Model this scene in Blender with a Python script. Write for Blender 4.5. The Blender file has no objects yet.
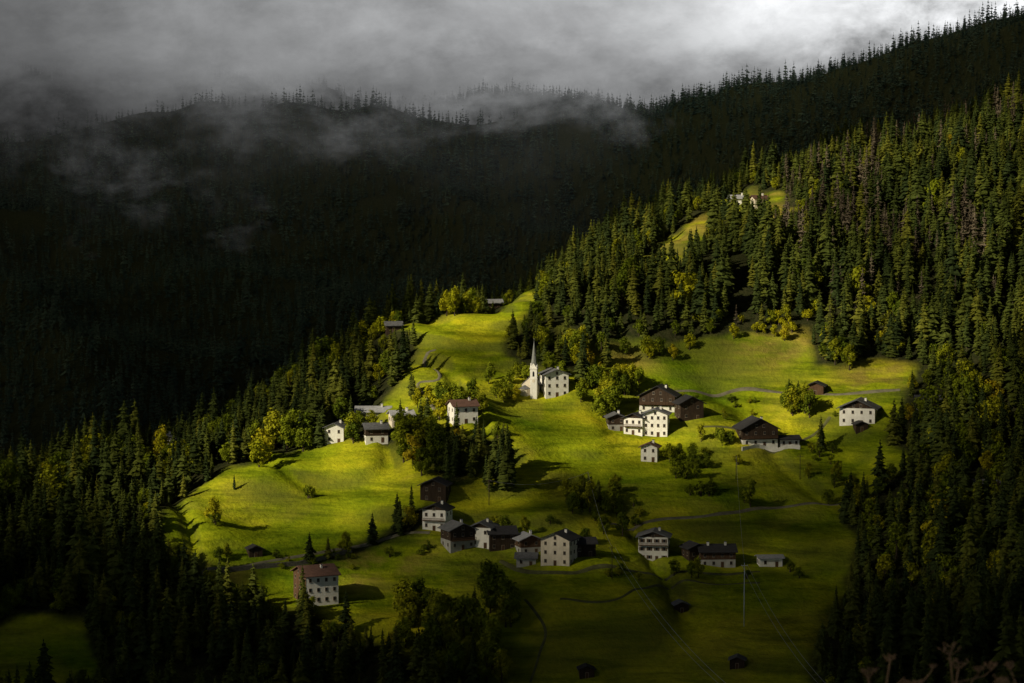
import bpy, math, random
import numpy as np
from mathutils import Vector, Matrix
random.seed(7); rng=np.random.default_rng(7)
scene=bpy.context.scene
COL=scene.collection
# ------------------------------------------------------------ camera frame
F=512/math.tan(math.radians(12)); PITCH=math.radians(-4)
cp,sp=math.cos(PITCH),math.sin(PITCH)
def ray(u,v):
    a=(u-512)/F; b=-(v-341.5)/F
    d=np.array([a, cp-b*sp, sp+b*cp]); return d/d[1]
def proj(x,y,z):
    dep=y*cp+z*sp; up=-y*sp+z*cp
    return 512+F*x/dep, 341.5-F*up/dep
def wp(u,v,d): return ray(u,v)*d
# ------------------------------------------------------------ noise
def hsh(ix,iy,s):
    n=np.sin(ix*127.1+iy*311.7+s*74.7)*43758.5453
    return n-np.floor(n)
def vn(x,y,s=0):
    ix=np.floor(x); iy=np.floor(y); fx=x-ix; fy=y-iy
    fx=fx*fx*fx*(fx*(fx*6-15)+10); fy=fy*fy*fy*(fy*(fy*6-15)+10)
    a=hsh(ix,iy,s);b=hsh(ix+1,iy,s);c=hsh(ix,iy+1,s);d=hsh(ix+1,iy+1,s)
    return (a+(b-a)*fx+(c-a)*fy+(a-b-c+d)*fx*fy)*2-1
def sstep(a,b,x):
    t=np.clip((x-a)/(b-a),0,1); return t*t*(3-2*t)
# ------------------------------------------------------------ terrain
def tps(P,lam=0.02):
    P=np.array(P,float); X=P[:,:2]/100; Z=P[:,2]; n=len(P)
    r2=((X[:,None]-X[None])**2).sum(-1)
    K=0.5*r2*np.log(r2+1e-9)+np.eye(n)*lam
    Q=np.c_[np.ones(n),X]
    M=np.block([[K,Q],[Q.T,np.zeros((3,3))]])
    w=np.linalg.solve(M,np.r_[Z,np.zeros(3)])
    def f(x,y):
        sh=np.shape(x); x=np.ravel(x)/100; y=np.ravel(y)/100
        out=w[n]+w[n+1]*x+w[n+2]*y
        for i in range(n):
            r=(x-X[i,0])**2+(y-X[i,1])**2
            out=out+w[i]*0.5*r*np.log(r+1e-9)
        return out.reshape(sh)
    return f
A_pts=[(0,683,765),(300,683,785),(500,683,800),(800,683,800),(1024,683,765),
(0,620,805),(300,620,825),(600,620,835),(850,620,825),(1024,620,800),
(0,570,850),(150,570,862),(300,570,868),(450,570,866),(600,570,870),(850,570,862),(1024,570,838),
(0,510,925),(100,510,925),(200,500,922),(300,500,918),(400,500,912),(600,500,925),(800,500,920),(1024,500,888),
(200,455,972),(300,455,965),(400,450,952),(500,450,955),(600,450,965),(800,450,962),(1024,450,935),
(330,408,1015),(400,400,1003),(500,400,998),(600,400,1000),(700,400,1002),(800,400,1002),(900,400,990),(1024,400,975),
(430,350,1060),(520,350,1055),(600,350,1050),(750,350,1050),(850,350,1045),(1024,350,1022),
(500,305,1120),(650,300,1100),(800,300,1092),(1024,300,1068),
(640,250,1160),(800,250,1135),(1024,250,1112),(740,208,1215),(900,210,1178),(1024,205,1160),(900,172,1235),(1024,160,1218),(1024,135,1290)]
crest=[(0,480,1000),(100,462,1010),(200,435,1025),(280,410,1045),(350,380,1070),(400,338,1100),(470,306,1135),(535,284,1175),(600,264,1210),(680,230,1270),(740,194,1310),(800,174,1330),(900,144,1370),(1024,110,1390)]
P=[tuple(wp(*p)) for p in A_pts+crest]
for c in crest:
    x,y,z=wp(*c)
    P.append((x*1.08,y+130,z-48)); P.append((x*1.25,y+360,z-170))
for x in (-700,-350,0,350,700): P.append((x,560,-232+abs(x)*0.02))
P+=[(-600,1000,-190),(-650,800,-210),(-600,1300,-230),(600,1000,-10),(700,800,-90),(700,1300,90)]
fA=tps(P)
B_pts=[]
for u in (-200,0,200,400,600):
    top={-200:(122,95),0:(124,98),200:(122,100),400:(120,112),600:(112,112)}[u]
    for v,d in ((470,1450),(400,1620),(300,1900),(200,2250),(top[0],2500),(top[1],2800)):
        B_pts.append((u,v,d))
B_pts+=[(760,300,1750),(760,200,2000),(740,115,2250),(700,95,2400),(880,200,1850),(880,100,2100),(860,57,2250),(780,80,2300),(1024,150,1800),(1024,60,2050),(1024,14,2200),(945,28,2220),(1200,60,1900),(1200,-60,2200)]
PB=[tuple(wp(*p)) for p in B_pts]
for u,v,d in ((700,95,2450),(780,78,2350),(860,52,2250),(1024,8,2200),(1200,-60,2200),(945,22,2220)):
    x,y,z=wp(u,v,d); PB.append((x*1.1,y+200,z-40)); PB.append((x*1.3,y+600,z-180))
PB+=[(-900,2200,60),(-1000,1500,-80),(-900,3000,200)]
fB=tps(PB,0.05)
def HA(x,y):
    x=np.asarray(x,float);y=np.asarray(y,float)
    a=fA(x,y)-np.maximum(0,y-1700)*0.6
    a=a+5.6*vn(x/75,y/60,1)+4.0*vn((x+.4*y)/34+5,y/34,2)+1.2*vn(x/15,y/12,3)
    gul=np.abs(vn((x+.25*y)/42,y/110,12)); a=a-3.2*np.exp(-(gul/0.16)**2)
    # terraced banks following the contours
    amp=0.95*np.clip(vn(x/90,y/90,6)+0.6,0,1)
    a=a+amp*np.sin(a*2*np.pi/7.5+2.5*vn(x/60,y/60,7))
    n=-1.7-0.42*np.maximum(0,y-3)+0.1*vn(x/2,y/2,4)+sstep(20,200,y)*5*vn(x/60,y/60,5)
    t=sstep(520,640,y)
    return n*(1-t)+a*t
def HB(x,y):
    x=np.asarray(x,float);y=np.asarray(y,float)
    b=fB(x,y)-np.maximum(0,1400-y)*0.9-np.maximum(0,y-3000)*0.35
    q=x*0.8+y*0.35
    rid=1-np.abs(vn(q/210,y/700,8))
    t=sstep(1300,1700,y)*(1-0.75*sstep(250,420,x))*(1-.75*sstep(2050,2400,y)*(.35+.65*sstep(-230,0,x)))
    return b+t*(75*(rid-0.6)+18*vn(x/120,y/150,9))+sstep(1300,1700,y)*8*vn(x/45,y/60,10)
def H(x,y):
    a=HA(x,y); b=HB(x,y); b=np.where(np.asarray(y)<1000,-900,b)
    k=10.; m=np.maximum(a,b); h=np.maximum(k-np.abs(a-b),0)/k
    return np.maximum(m+h*h*k*0.25,-360)
def survey(u,v):
    d=ray(u,v); t=np.arange(640,1700,1.5)
    g=d[2]*t-HA(d[0]*t,t)
    i=np.where(g<0)[0]
    k=i[0] if len(i) else int(np.argmin(g[:520]))
    y=t[k]; x=d[0]*y
    return float(x),float(y),float(HA(np.array([x]),np.array([y]))[0])
def h1(x,y): return float(H(np.array([x]),np.array([y]))[0])
def wpoly(pix):
    out=[]
    n=len(pix)
    for i in range(n):
        (u0,v0),(u1,v1)=pix[i],pix[(i+1)%n]
        for s in (0,0.5):
            out.append(survey(u0+(u1-u0)*s,v0+(v1-v0)*s))
    return np.array(out)
def sdf(px,py,poly):
    d=np.full(px.shape,1e18); ins=np.zeros(px.shape,bool); n=len(poly)
    for i in range(n):
        ax,ay=poly[i,:2]; bx,by=poly[(i+1)%n,:2]
        ex,ey=bx-ax,by-ay; wx,wy=px-ax,py-ay
        t=np.clip((wx*ex+wy*ey)/(ex*ex+ey*ey+1e-9),0,1)
        d=np.minimum(d,(wx-ex*t)**2+(wy-ey*t)**2)
        c=((ay>py)!=(by>py))&(px<(bx-ax)*(py-ay)/((by-ay) if by!=ay else 1e-9)+ax)
        ins^=c
    d=np.sqrt(d); return np.where(ins,d,-d)
MEAD=[[(158,522),(200,490),(245,462),(300,449),(345,443),(400,452),(428,478),(430,510),(380,538),(320,562),(235,570),(175,564)],
[(180,568),(340,560),(430,530),(500,560),(850,560),(835,600),(810,683),(800,800),(540,800),(500,700),(440,660),(340,625),(240,590)],
[(398,332),(470,306),(537,286),(535,310),(505,345),(520,368),(600,372),(650,352),(700,347),(812,325),(815,368),(905,362),(905,400),(880,440),(900,470),(840,510),(850,570),(600,570),(430,540),(430,500),(480,480),(500,440),(430,424),(370,418),(380,400),(415,365),(420,350)],
[(640,262),(668,238),(694,222),(718,212),(724,222),(702,246),(664,276)],[(718,208),(752,191),(790,198),(786,216),(740,224)],
[(-20,640),(40,612),(80,622),(105,650),(60,700),(-20,700)],
[(560,330),(600,345),(640,340),(650,362),(590,372)]]
MP=[wpoly(p) for p in MEAD]
def mead(x,y):
    m=np.full(np.shape(x),-1e9)
    for p in MP: m=np.maximum(m,sdf(x,y,p))
    return m+4.5*vn(x/17,y/17,80)+2*vn(x/7,y/7,81)
DRY=[[(730,335),(812,322),(818,350),(770,368),(725,362)],[(340,560),(420,530),(440,545),(400,575),(350,590)],[(638,264),(690,220),(725,205),(715,240),(700,262),(660,284)],[(720,212),(752,187),(792,197),(788,226),(740,234)],[(180,565),(240,575),(230,590),(180,575)],[(840,365),(905,362),(900,385),(850,388)],[(560,330),(600,345),(650,340),(650,362),(590,372)]]
DP=[wpoly(p) for p in DRY]
# ------------------------------------------------------------ materials
def nodes(name):
    m=bpy.data.materials.new(name); m.use_nodes=True; nt=m.node_tree; nt.nodes.clear()
    return m,nt,nt.nodes.new('ShaderNodeOutputMaterial')
def N(nt,t,**k):
    n=nt.nodes.new(t)
    for a,b in k.items(): setattr(n,a,b)
    return n
def ramp(nt,stops):
    r=N(nt,'ShaderNodeValToRGB'); e=r.color_ramp.elements
    while len(e)<len(stops): e.new(0.5)
    for i,(p,c) in enumerate(stops): e[i].position=p; e[i].color=(*c,1)
    return r
def mixc(nt,fac,a,b,bt='MIX'):
    m=N(nt,'ShaderNodeMix',data_type='RGBA',blend_type=bt)
    for sk,val in ((0,fac),(6,a),(7,b)):
        if hasattr(val,'links'): nt.links.new(val,m.inputs[sk])
        elif isinstance(val,(tuple,list)): m.inputs[sk].default_value=(*val,1)
        else: m.inputs[sk].default_value=val
    return m.outputs[2]
def simple(name,col,var=0.35,scale=0.6,rough=0.9,streak=1.0,metal=0):
    m,nt,out=nodes(name); b=N(nt,'ShaderNodeBsdfPrincipled')
    tc=N(nt,'ShaderNodeTexCoord'); mp=N(nt,'ShaderNodeMapping'); mp.inputs['Scale'].default_value=(1,1,streak)
    nz=N(nt,'ShaderNodeTexNoise'); nz.inputs['Scale'].default_value=scale; nz.inputs['Detail'].default_value=6; nz.inputs['Roughness'].default_value=0.65
    nt.links.new(tc.outputs['Object'],mp.inputs[0]); nt.links.new(mp.outputs[0],nz.inputs['Vector'])
    r=ramp(nt,[(0.3,tuple(c*(1-var) for c in col)),(0.7,tuple(min(1,c*(1+var*0.6)) for c in col))])
    nt.links.new(nz.outputs['Fac'],r.inputs[0])
    oi=N(nt,'ShaderNodeObjectInfo'); mr=N(nt,'ShaderNodeMapRange'); mr.inputs[3].default_value=0.82; mr.inputs[4].default_value=1.1
    nt.links.new(oi.outputs['Random'],mr.inputs[0])
    vm=N(nt,'ShaderNodeVectorMath',operation='SCALE'); nt.links.new(r.outputs[0],vm.inputs[0]); nt.links.new(mr.outputs[0],vm.inputs['Scale'])
    nt.links.new(vm.outputs[0],b.inputs['Base Color']); b.inputs['Roughness'].default_value=rough; b.inputs['Metallic'].default_value=metal
    b.inputs['Specular IOR Level'].default_value=0.2
    bp=N(nt,'ShaderNodeBump'); bp.inputs['Strength'].default_value=0.3; nt.links.new(nz.outputs['Fac'],bp.inputs['Height']); nt.links.new(bp.outputs[0],b.inputs['Normal'])
    nt.links.new(b.outputs[0],out.inputs[0]); return m
def foliage(name,stops,transl=0.25,noise=True):
    m,nt,out=nodes(name)
    oi=N(nt,'ShaderNodeObjectInfo'); r=ramp(nt,stops); nt.links.new(oi.outputs['Random'],r.inputs[0]); col=r.outputs[0]
    if noise:
        ge=N(nt,'ShaderNodeNewGeometry'); nz=N(nt,'ShaderNodeTexNoise'); nz.inputs['Scale'].default_value=0.45; nz.inputs['Detail'].default_value=1
        nt.links.new(ge.outputs['Position'],nz.inputs['Vector'])
        mr=N(nt,'ShaderNodeMapRange'); mr.inputs[1].default_value=0.3; mr.inputs[2].default_value=0.7; mr.inputs[3].default_value=0.6; mr.inputs[4].default_value=1.3
        nt.links.new(nz.outputs['Fac'],mr.inputs[0])
        vm=N(nt,'ShaderNodeVectorMath',operation='SCALE'); nt.links.new(col,vm.inputs[0]); nt.links.new(mr.outputs[0],vm.inputs['Scale']); col=vm.outputs[0]
    d=N(nt,'ShaderNodeBsdfDiffuse'); nt.links.new(col,d.inputs[0])
    if transl>0:
        t=N(nt,'ShaderNodeBsdfTranslucent'); mx=N(nt,'ShaderNodeMixShader'); mx.inputs[0].default_value=transl; nt.links.new(col,t.inputs[0])
        nt.links.new(d.outputs[0],mx.inputs[1]); nt.links.new(t.outputs[0],mx.inputs[2]); nt.links.new(mx.outputs[0],out.inputs[0])
    else: nt.links.new(d.outputs[0],out.inputs[0])
    return m
M={}
M['plaster']=simple('white_plaster',(0.78,0.75,0.68),0.2,0.5,0.95,0.5)
M['cream']=simple('cream_plaster',(0.68,0.6,0.47),0.25,0.5,0.95,0.5)
M['grey']=simple('grey_plaster',(0.38,0.37,0.34),0.3,0.5,0.95,0.5)
M['wood']=simple('dark_wood',(0.05,0.032,0.02),0.5,1.5,0.9,0.15)
M['brown']=simple('brown_wood',(0.10,0.055,0.03),0.5,1.5,0.9,0.15)
M['rgrey']=simple('grey_slate_roof',(0.13,0.13,0.135),0.4,0.9,0.8)
M['rpale']=simple('pale_metal_roof',(0.32,0.32,0.33),0.3,0.9,0.7)
M['rdark']=simple('dark_slate_roof',(0.04,0.038,0.04),0.35,0.9,0.8)
M['rred']=simple('reddish_roof',(0.12,0.065,0.048),0.35,0.9,0.85)
M['glass']=simple('window_glass',(0.015,0.017,0.02),0.2,1,0.15)
M['frame']=simple('window_frame',(0.25,0.2,0.15),0.2,1,0.7)
M['stone']=simple('rough_stone',(0.16,0.145,0.12),0.5,1.2,0.95)
M['metal']=simple('galvanised_metal',(0.6,0.6,0.6),0.2,1,0.5)
M['wire']=simple('wire_metal',(0.35,0.35,0.35),0.2,1,0.5)
M['bark']=simple('bark',(0.07,0.05,0.035),0.4,2,1,0.3)
M['copper']=simple('weathered_spire',(0.2,0.205,0.19),0.3,1,0.7)
M['dirt']=simple('dirt_road',(0.17,0.155,0.10),0.4,0.3,1)
M['path']=simple('trodden_grass_path',(0.12,0.12,0.045),0.5,0.3,1)
M['dry']=simple('dry_stalk',(0.26,0.16,0.09),0.4,30,1)
M['con']=foliage('conifer_needles',[(0.0,(0.034,0.050,0.017)),(0.35,(0.064,0.084,0.019)),(0.8,(0.11,0.127,0.021)),(1.0,(0.165,0.165,0.022))],0.28)
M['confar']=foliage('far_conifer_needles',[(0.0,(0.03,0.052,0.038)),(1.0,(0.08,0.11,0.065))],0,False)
M['bare']=foliage('withered_needles',[(0.0,(0.10,0.08,0.055)),(1.0,(0.21,0.17,0.115))],0.1)
M['dec']=foliage('green_leaves',[(0.0,(0.09,0.125,0.012)),(0.6,(0.20,0.235,0.014)),(1.0,(0.33,0.32,0.016))],0.32)
M['yel']=foliage('yellow_leaves',[(0.0,(0.28,0.29,0.012)),(0.7,(0.40,0.37,0.014)),(1.0,(0.43,0.33,0.02))],0.3)
# ground
m,nt,out=nodes('ground_grass_and_soil'); M['ground']=m
ge=N(nt,'ShaderNodeNewGeometry')
at=N(nt,'ShaderNodeAttribute',attribute_name='meadow'); ad=N(nt,'ShaderNodeAttribute',attribute_name='dry')
def noi(sc,vec=(1,1,1),det=5,rough=0.6):
    mp=N(nt,'ShaderNodeMapping'); mp.inputs['Scale'].default_value=vec; nt.links.new(ge.outputs['Position'],mp.inputs[0])
    n=N(nt,'ShaderNodeTexNoise'); n.inputs['Scale'].default_value=sc; n.inputs['Detail'].default_value=det; n.inputs['Roughness'].default_value=rough
    nt.links.new(mp.outputs[0],n.inputs['Vector']); return n.outputs['Fac']
n1=noi(0.02); n2=noi(0.12,(0.2,0.2,2.6),6,0.7); n3=noi(0.5,(1,1,1),4,0.7)
g1=ramp(nt,[(0.34,(0.12,0.18,0.007)),(0.5,(0.27,0.305,0.010)),(0.66,(0.49,0.44,0.018))]); nt.links.new(n1,g1.inputs[0])
s2=ramp(nt,[(0.36,(0.40,0.47,0.5)),(0.5,(0.9,0.93,0.9)),(0.66,(1.22,1.17,1.1))]); nt.links.new(n2,s2.inputs[0])
s3=ramp(nt,[(0.35,(0.80,0.82,0.82)),(0.65,(1.15,1.14,1.1))]); nt.links.new(n3,s3.inputs[0])
c=mixc(nt,1.0,g1.outputs[0],s2.outputs[0],'MULTIPLY'); c=mixc(nt,1.0,c,s3.outputs[0],'MULTIPLY')
dr=ramp(nt,[(0.3,(0.14,0.10,0.025)),(0.7,(0.40,0.31,0.06))]); nt.links.new(n2,dr.inputs[0])
dm=N(nt,'ShaderNodeMath',operation='MULTIPLY'); nt.links.new(ad.outputs['Fac'],dm.inputs[0])
dn=ramp(nt,[(0.40,(0,0,0)),(0.58,(.85,.85,.85))]); nt.links.new(noi(0.06,(1,1,2)),dn.inputs[0]); nt.links.new(dn.outputs[0],dm.inputs[1])
c=mixc(nt,dm.outputs[0],c,dr.outputs[0])
# rough unmown grass on the steep banks, darkened to paint in relief shade
sx=N(nt,'ShaderNodeSeparateXYZ'); nt.links.new(ge.outputs['Normal'],sx.inputs[0])
bk=N(nt,'ShaderNodeMapRange'); bk.inputs[1].default_value=0.90; bk.inputs[2].default_value=0.80; bk.inputs[3].default_value=0; bk.inputs[4].default_value=0.7; nt.links.new(sx.outputs[2],bk.inputs[0])
c=mixc(nt,bk.outputs[0],c,(0.10,0.11,0.018))
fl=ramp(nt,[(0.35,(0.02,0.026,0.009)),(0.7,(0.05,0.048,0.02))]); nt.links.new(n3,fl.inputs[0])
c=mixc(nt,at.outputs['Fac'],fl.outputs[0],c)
d=N(nt,'ShaderNodeBsdfDiffuse'); nt.links.new(c,d.inputs[0])
bp=N(nt,'ShaderNodeBump'); bp.inputs['Strength'].default_value=0.6; bp.inputs['Distance'].default_value=1.5
nt.links.new(n3,bp.inputs['Height']); nt.links.new(bp.outputs[0],d.inputs['Normal']); nt.links.new(d.outputs[0],out.inputs[0])
# ------------------------------------------------------------ mesh helpers
def mesh_data(name,V,Fc,mats,fm=None,smooth=False):
    me=bpy.data.meshes.new(name); me.from_pydata([tuple(map(float,v)) for v in V],[],[tuple(map(int,f)) for f in Fc])
    for mm in mats: me.materials.append(mm)
    if fm is not None: me.polygons.foreach_set('material_index',fm)
    if smooth: me.polygons.foreach_set('use_smooth',[True]*len(me.polygons))
    me.update(); return me
def obj(name,data,parent=None,loc=(0,0,0),rz=0,label=None,cat=None,group=None,kind=None):
    o=bpy.data.objects.new(name,data); COL.objects.link(o); o.location=loc; o.rotation_euler=(0,0,rz)
    if parent: o.parent=parent
    if label: o['label']=label
    if cat: o['category']=cat
    if group: o['group']=group
    if kind: o['kind']=kind
    return o
class MB:
    def __init__(s): s.V=[];s.F=[];s.M=[]
    def box(s,x0,x1,y0,y1,z0,z1,m=0):
        b=len(s.V); s.V+=[(x0,y0,z0),(x1,y0,z0),(x1,y1,z0),(x0,y1,z0),(x0,y0,z1),(x1,y0,z1),(x1,y1,z1),(x0,y1,z1)]
        for f in ((0,3,2,1),(4,5,6,7),(0,1,5,4),(1,2,6,5),(2,3,7,6),(3,0,4,7)): s.F.append(tuple(b+i for i in f)); s.M.append(m)
    def prism(s,prof,axis,a0,a1,m=0):
        n=len(prof); b=len(s.V)
        for a in (a0,a1):
            for p,q in prof: s.V.append((a,p,q) if axis=='x' else (p,a,q))
        s.F.append(tuple(b+i for i in range(n))); s.F.append(tuple(b+n+i for i in reversed(range(n)))); s.M+=[m,m]
        for i in range(n):
            j=(i+1)%n; s.F.append((b+i,b+n+i,b+n+j,b+j)); s.M.append(m)
    def cone(s,p0,p1,r0,r1,n=6,m=0):
        p0=Vector(p0);p1=Vector(p1);d=(p1-p0).normalized(); a=d.orthogonal().normalized(); c=d.cross(a); b=len(s.V)
        for p,r in ((p0,r0),(p1,r1)):
            for i in range(n):
                t=2*math.pi*i/n; s.V.append(tuple(p+a*(r*math.cos(t))+c*(r*math.sin(t))))
        for i in range(n):
            j=(i+1)%n; s.F.append((b+i,b+j,b+n+j,b+n+i)); s.M.append(m)
        s.F.append(tuple(b+i for i in reversed(range(n)))); s.F.append(tuple(b+n+i for i in range(n))); s.M+=[m,m]
    def data(s,name,mats,smooth=False): return mesh_data(name,s.V,s.F,mats,s.M,smooth)
# ------------------------------------------------------------ terrain mesh
xs=np.r_[-6000,-4000,-2600,-1800,np.arange(-1300,-460,30),np.arange(-460,-200,4.),np.arange(-200,240,2.),np.arange(240,560,4.),np.arange(570,1400,30),1800,2600,4000,6000]
ys=np.r_[-400,-200,-100,-50,-20,np.arange(-10,20,1.0),np.arange(20,100,8),np.arange(100,560,20),np.arange(560,760,4.),np.arange(760,1200,2.),np.arange(1200,1500,4.),np.arange(1500,3200,10),np.arange(3200,4400,100),5000,6500,9000]
def gridmesh(name,X,Y,Z,smooth=True,keep=None):
    ny,nx=X.shape; V=np.c_[X.ravel(),Y.ravel(),Z.ravel()]; I=np.arange(nx*ny).reshape(ny,nx)
    Fq=np.stack([I[:-1,:-1],I[:-1,1:],I[1:,1:],I[1:,:-1]],-1).reshape(-1,4)
    if keep is not None: Fq=Fq[keep.ravel()[Fq].any(1)]
    me=bpy.data.meshes.new(name); me.vertices.add(len(V)); me.vertices.foreach_set('co',V.ravel())
    me.loops.add(Fq.size); me.loops.foreach_set('vertex_index',Fq.ravel()); me.polygons.add(len(Fq))
    me.polygons.foreach_set('loop_start',np.arange(0,Fq.size,4)); me.polygons.foreach_set('loop_total',np.full(len(Fq),4))
    if smooth: me.polygons.foreach_set('use_smooth',np.ones(len(Fq),bool))
    me.update(); me.validate(); return me
def attr(me,nm,val):
    a=me.attributes.new(nm,'FLOAT','POINT'); a.data.foreach_set('value',np.ravel(val).astype(np.float32))
XX,YY=np.meshgrid(xs,ys); ZZ=H(XX,YY); me=gridmesh('ground',XX,YY,ZZ); me.materials.append(M['ground'])
vx,vy=XX.ravel(),YY.ravel()
md=mead(vx,vy); mval=sstep(-4,3,md); mval=np.maximum(mval,(vy<30)*0.5); attr(me,'meadow',mval)
dd=np.full(len(vx),-1e9)
for p in DP: dd=np.maximum(dd,sdf(vx,vy,p))
attr(me,'dry',np.maximum(sstep(-12,6,dd),0.28*(vn(vx/30,vy/22,21)>0.1)))
obj('terrain',me,kind='structure',label='steep alpine hillside of meadows and forest floor',cat='terrain')
# ------------------------------------------------------------ sun + unseen cloud deck shaped to cast shade
el=math.radians(30); az=math.radians(213)
S=np.array([math.cos(el)*math.cos(az),math.cos(el)*math.sin(az),math.sin(el)])
sl=bpy.data.lights.new('sun','SUN'); sl.energy=5.0; sl.angle=math.radians(0.5); sl.color=(1.0,0.9,0.67)
so=bpy.data.objects.new('sun',sl); COL.objects.link(so); so.rotation_euler=Vector(S).to_track_quat('Z','Y').to_euler()
w=bpy.data.worlds.new('World'); scene.world=w; w.use_nodes=True; nt=w.node_tree; bg=nt.nodes['Background']
sky=nt.nodes.new('ShaderNodeTexSky'); sky.sky_type='NISHITA'; sky.sun_disc=False; sky.sun_elevation=el; sky.sun_rotation=math.atan2(S[0],S[1])
nt.links.new(sky.outputs[0],bg.inputs[0]); bg.inputs[1].default_value=0.125
DZ=350.
LIT=[(1.0,10,[(150,525),(195,485),(240,455),(300,430),(360,425),(410,440),(430,470),(425,495),(370,530),(235,568),(166,562)]),
(1.0,10,[(385,335),(470,295),(545,275),(545,310),(520,345),(545,375),(640,380),(640,345),(740,330),(830,310),(905,350),(905,395),(880,425),(800,440),(700,446),(640,454),(570,468),(520,500),(478,505),(500,450),(440,430),(370,428),(340,430),(390,385),(420,350)]),
(0.95,25,[(540,270),(680,205),(740,172),(880,125),(1040,95),(1060,300),(1000,370),(900,390),(800,340),(640,360),(560,370)]),
(0.45,30,[(60,545),(110,470),(200,390),(350,350),(410,400),(300,440),(160,520)]),
(0.20,25,[(330,600),(430,535),(490,560),(480,600),(350,650)]),
(0.26,20,[(870,420),(905,400),(890,480),(830,480)]),(0.13,25,[(540,480),(860,440),(850,520),(600,520)]),(0.45,18,[(600,470),(700,452),(830,448),(840,462),(700,472),(620,484)]),
(0.26,12,[(420,500),(600,530),(600,565),(420,565)]),(0.9,10,[(283,572),(343,572),(343,606),(283,606)]),(0.35,10,[(637,540),(670,540),(670,562),(637,562)]),(0.18,10,[(690,550),(785,550),(785,568),(690,568)]),
(0.12,40,[(830,400),(1060,400),(1060,600),(860,600)]),(0.5,20,[(930,385),(1010,370),(1015,440),(940,465)]),(0.03,40,[(-40,470),(160,470),(220,560),(0,590)])]
DARK=[(0.35,14,[(428,352),(500,326),(545,322),(535,366),(470,374),(432,368)]),(0.5,12,[(392,450),(428,478),(420,505),(380,540),(352,548),(378,500)]),
(0.6,12,[(530,410),(585,412),(600,436),(560,446),(520,436)]),(0.55,12,[(695,338),(735,332),(725,358),(665,368),(650,355)]),(0.55,10,[(708,404),(735,408),(730,430),(708,430)]),(0.5,12,[(865,345),(905,348),(905,376),(845,374)]),
(0.5,14,[(200,540),(300,520),(350,530),(330,560),(230,566)]),(0.0,20,[(-60,585),(150,585),(160,720),(-60,720)]),(0.6,10,[(270,480),(300,470),(330,520),(290,520)]),
(0.5,22,[(840,200),(880,190),(980,300),(960,340),(900,300)]),(0.55,18,[(640,300),(740,235),(760,270),(680,330)])]
dx=np.arange(-2600,2200,12.); dy=np.arange(-1100,4200,14.)
DX,DY=np.meshgrid(dx,dy); px,py=DX.ravel(),DY.ravel()
T=np.full(px.shape,0.015)
def deckmask(soft,pl):
    W=wpoly(pl); k=(DZ-W[:,2])/S[2]; Q=np.c_[W[:,0]+S[0]*k,W[:,1]+S[1]*k]
    b=(px>Q[:,0].min()-80)&(px<Q[:,0].max()+80)&(py>Q[:,1].min()-80)&(py<Q[:,1].max()+80)
    s=np.full(px.shape,-1e9); s[b]=sdf(px[b],py[b],Q)
    return sstep(-soft,soft*0.6,s+soft*0.5*vn(px/40,py/40,31))
for stg,soft,pl in LIT: T=np.maximum(T,stg*deckmask(soft,pl))
for mul,soft,pl in DARK: T=T*(1-(1-mul)*deckmask(soft,pl))
T=T*(1-0.20*np.clip(vn(px/60,py/60,33)+0.1,0,1))
T=np.maximum(T,0.045*sstep(900,1300,py))
me=gridmesh('shade_deck',DX,DY,DZ+8*vn(DX/150,DY/150,30)); attr(me,'gap',T)  # added out of view; gaps shaped to let sun onto chosen patches
m,nt,out=nodes('shade_cloud'); at=N(nt,'ShaderNodeAttribute',attribute_name='gap')
d=N(nt,'ShaderNodeBsdfDiffuse'); d.inputs[0].default_value=(0.75,0.75,0.78,1); tr=N(nt,'ShaderNodeBsdfTransparent'); mx=N(nt,'ShaderNodeMixShader')
nt.links.new(at.outputs['Fac'],mx.inputs[0]); nt.links.new(d.outputs[0],mx.inputs[1]); nt.links.new(tr.outputs[0],mx.inputs[2]); nt.links.new(mx.outputs[0],out.inputs[0])
me.materials.append(m)
obj('sky_shade_cloud',me,kind='structure',label='unseen grey cloud layer added to shade the valley, with gaps for sun',cat='cloud')
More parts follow.
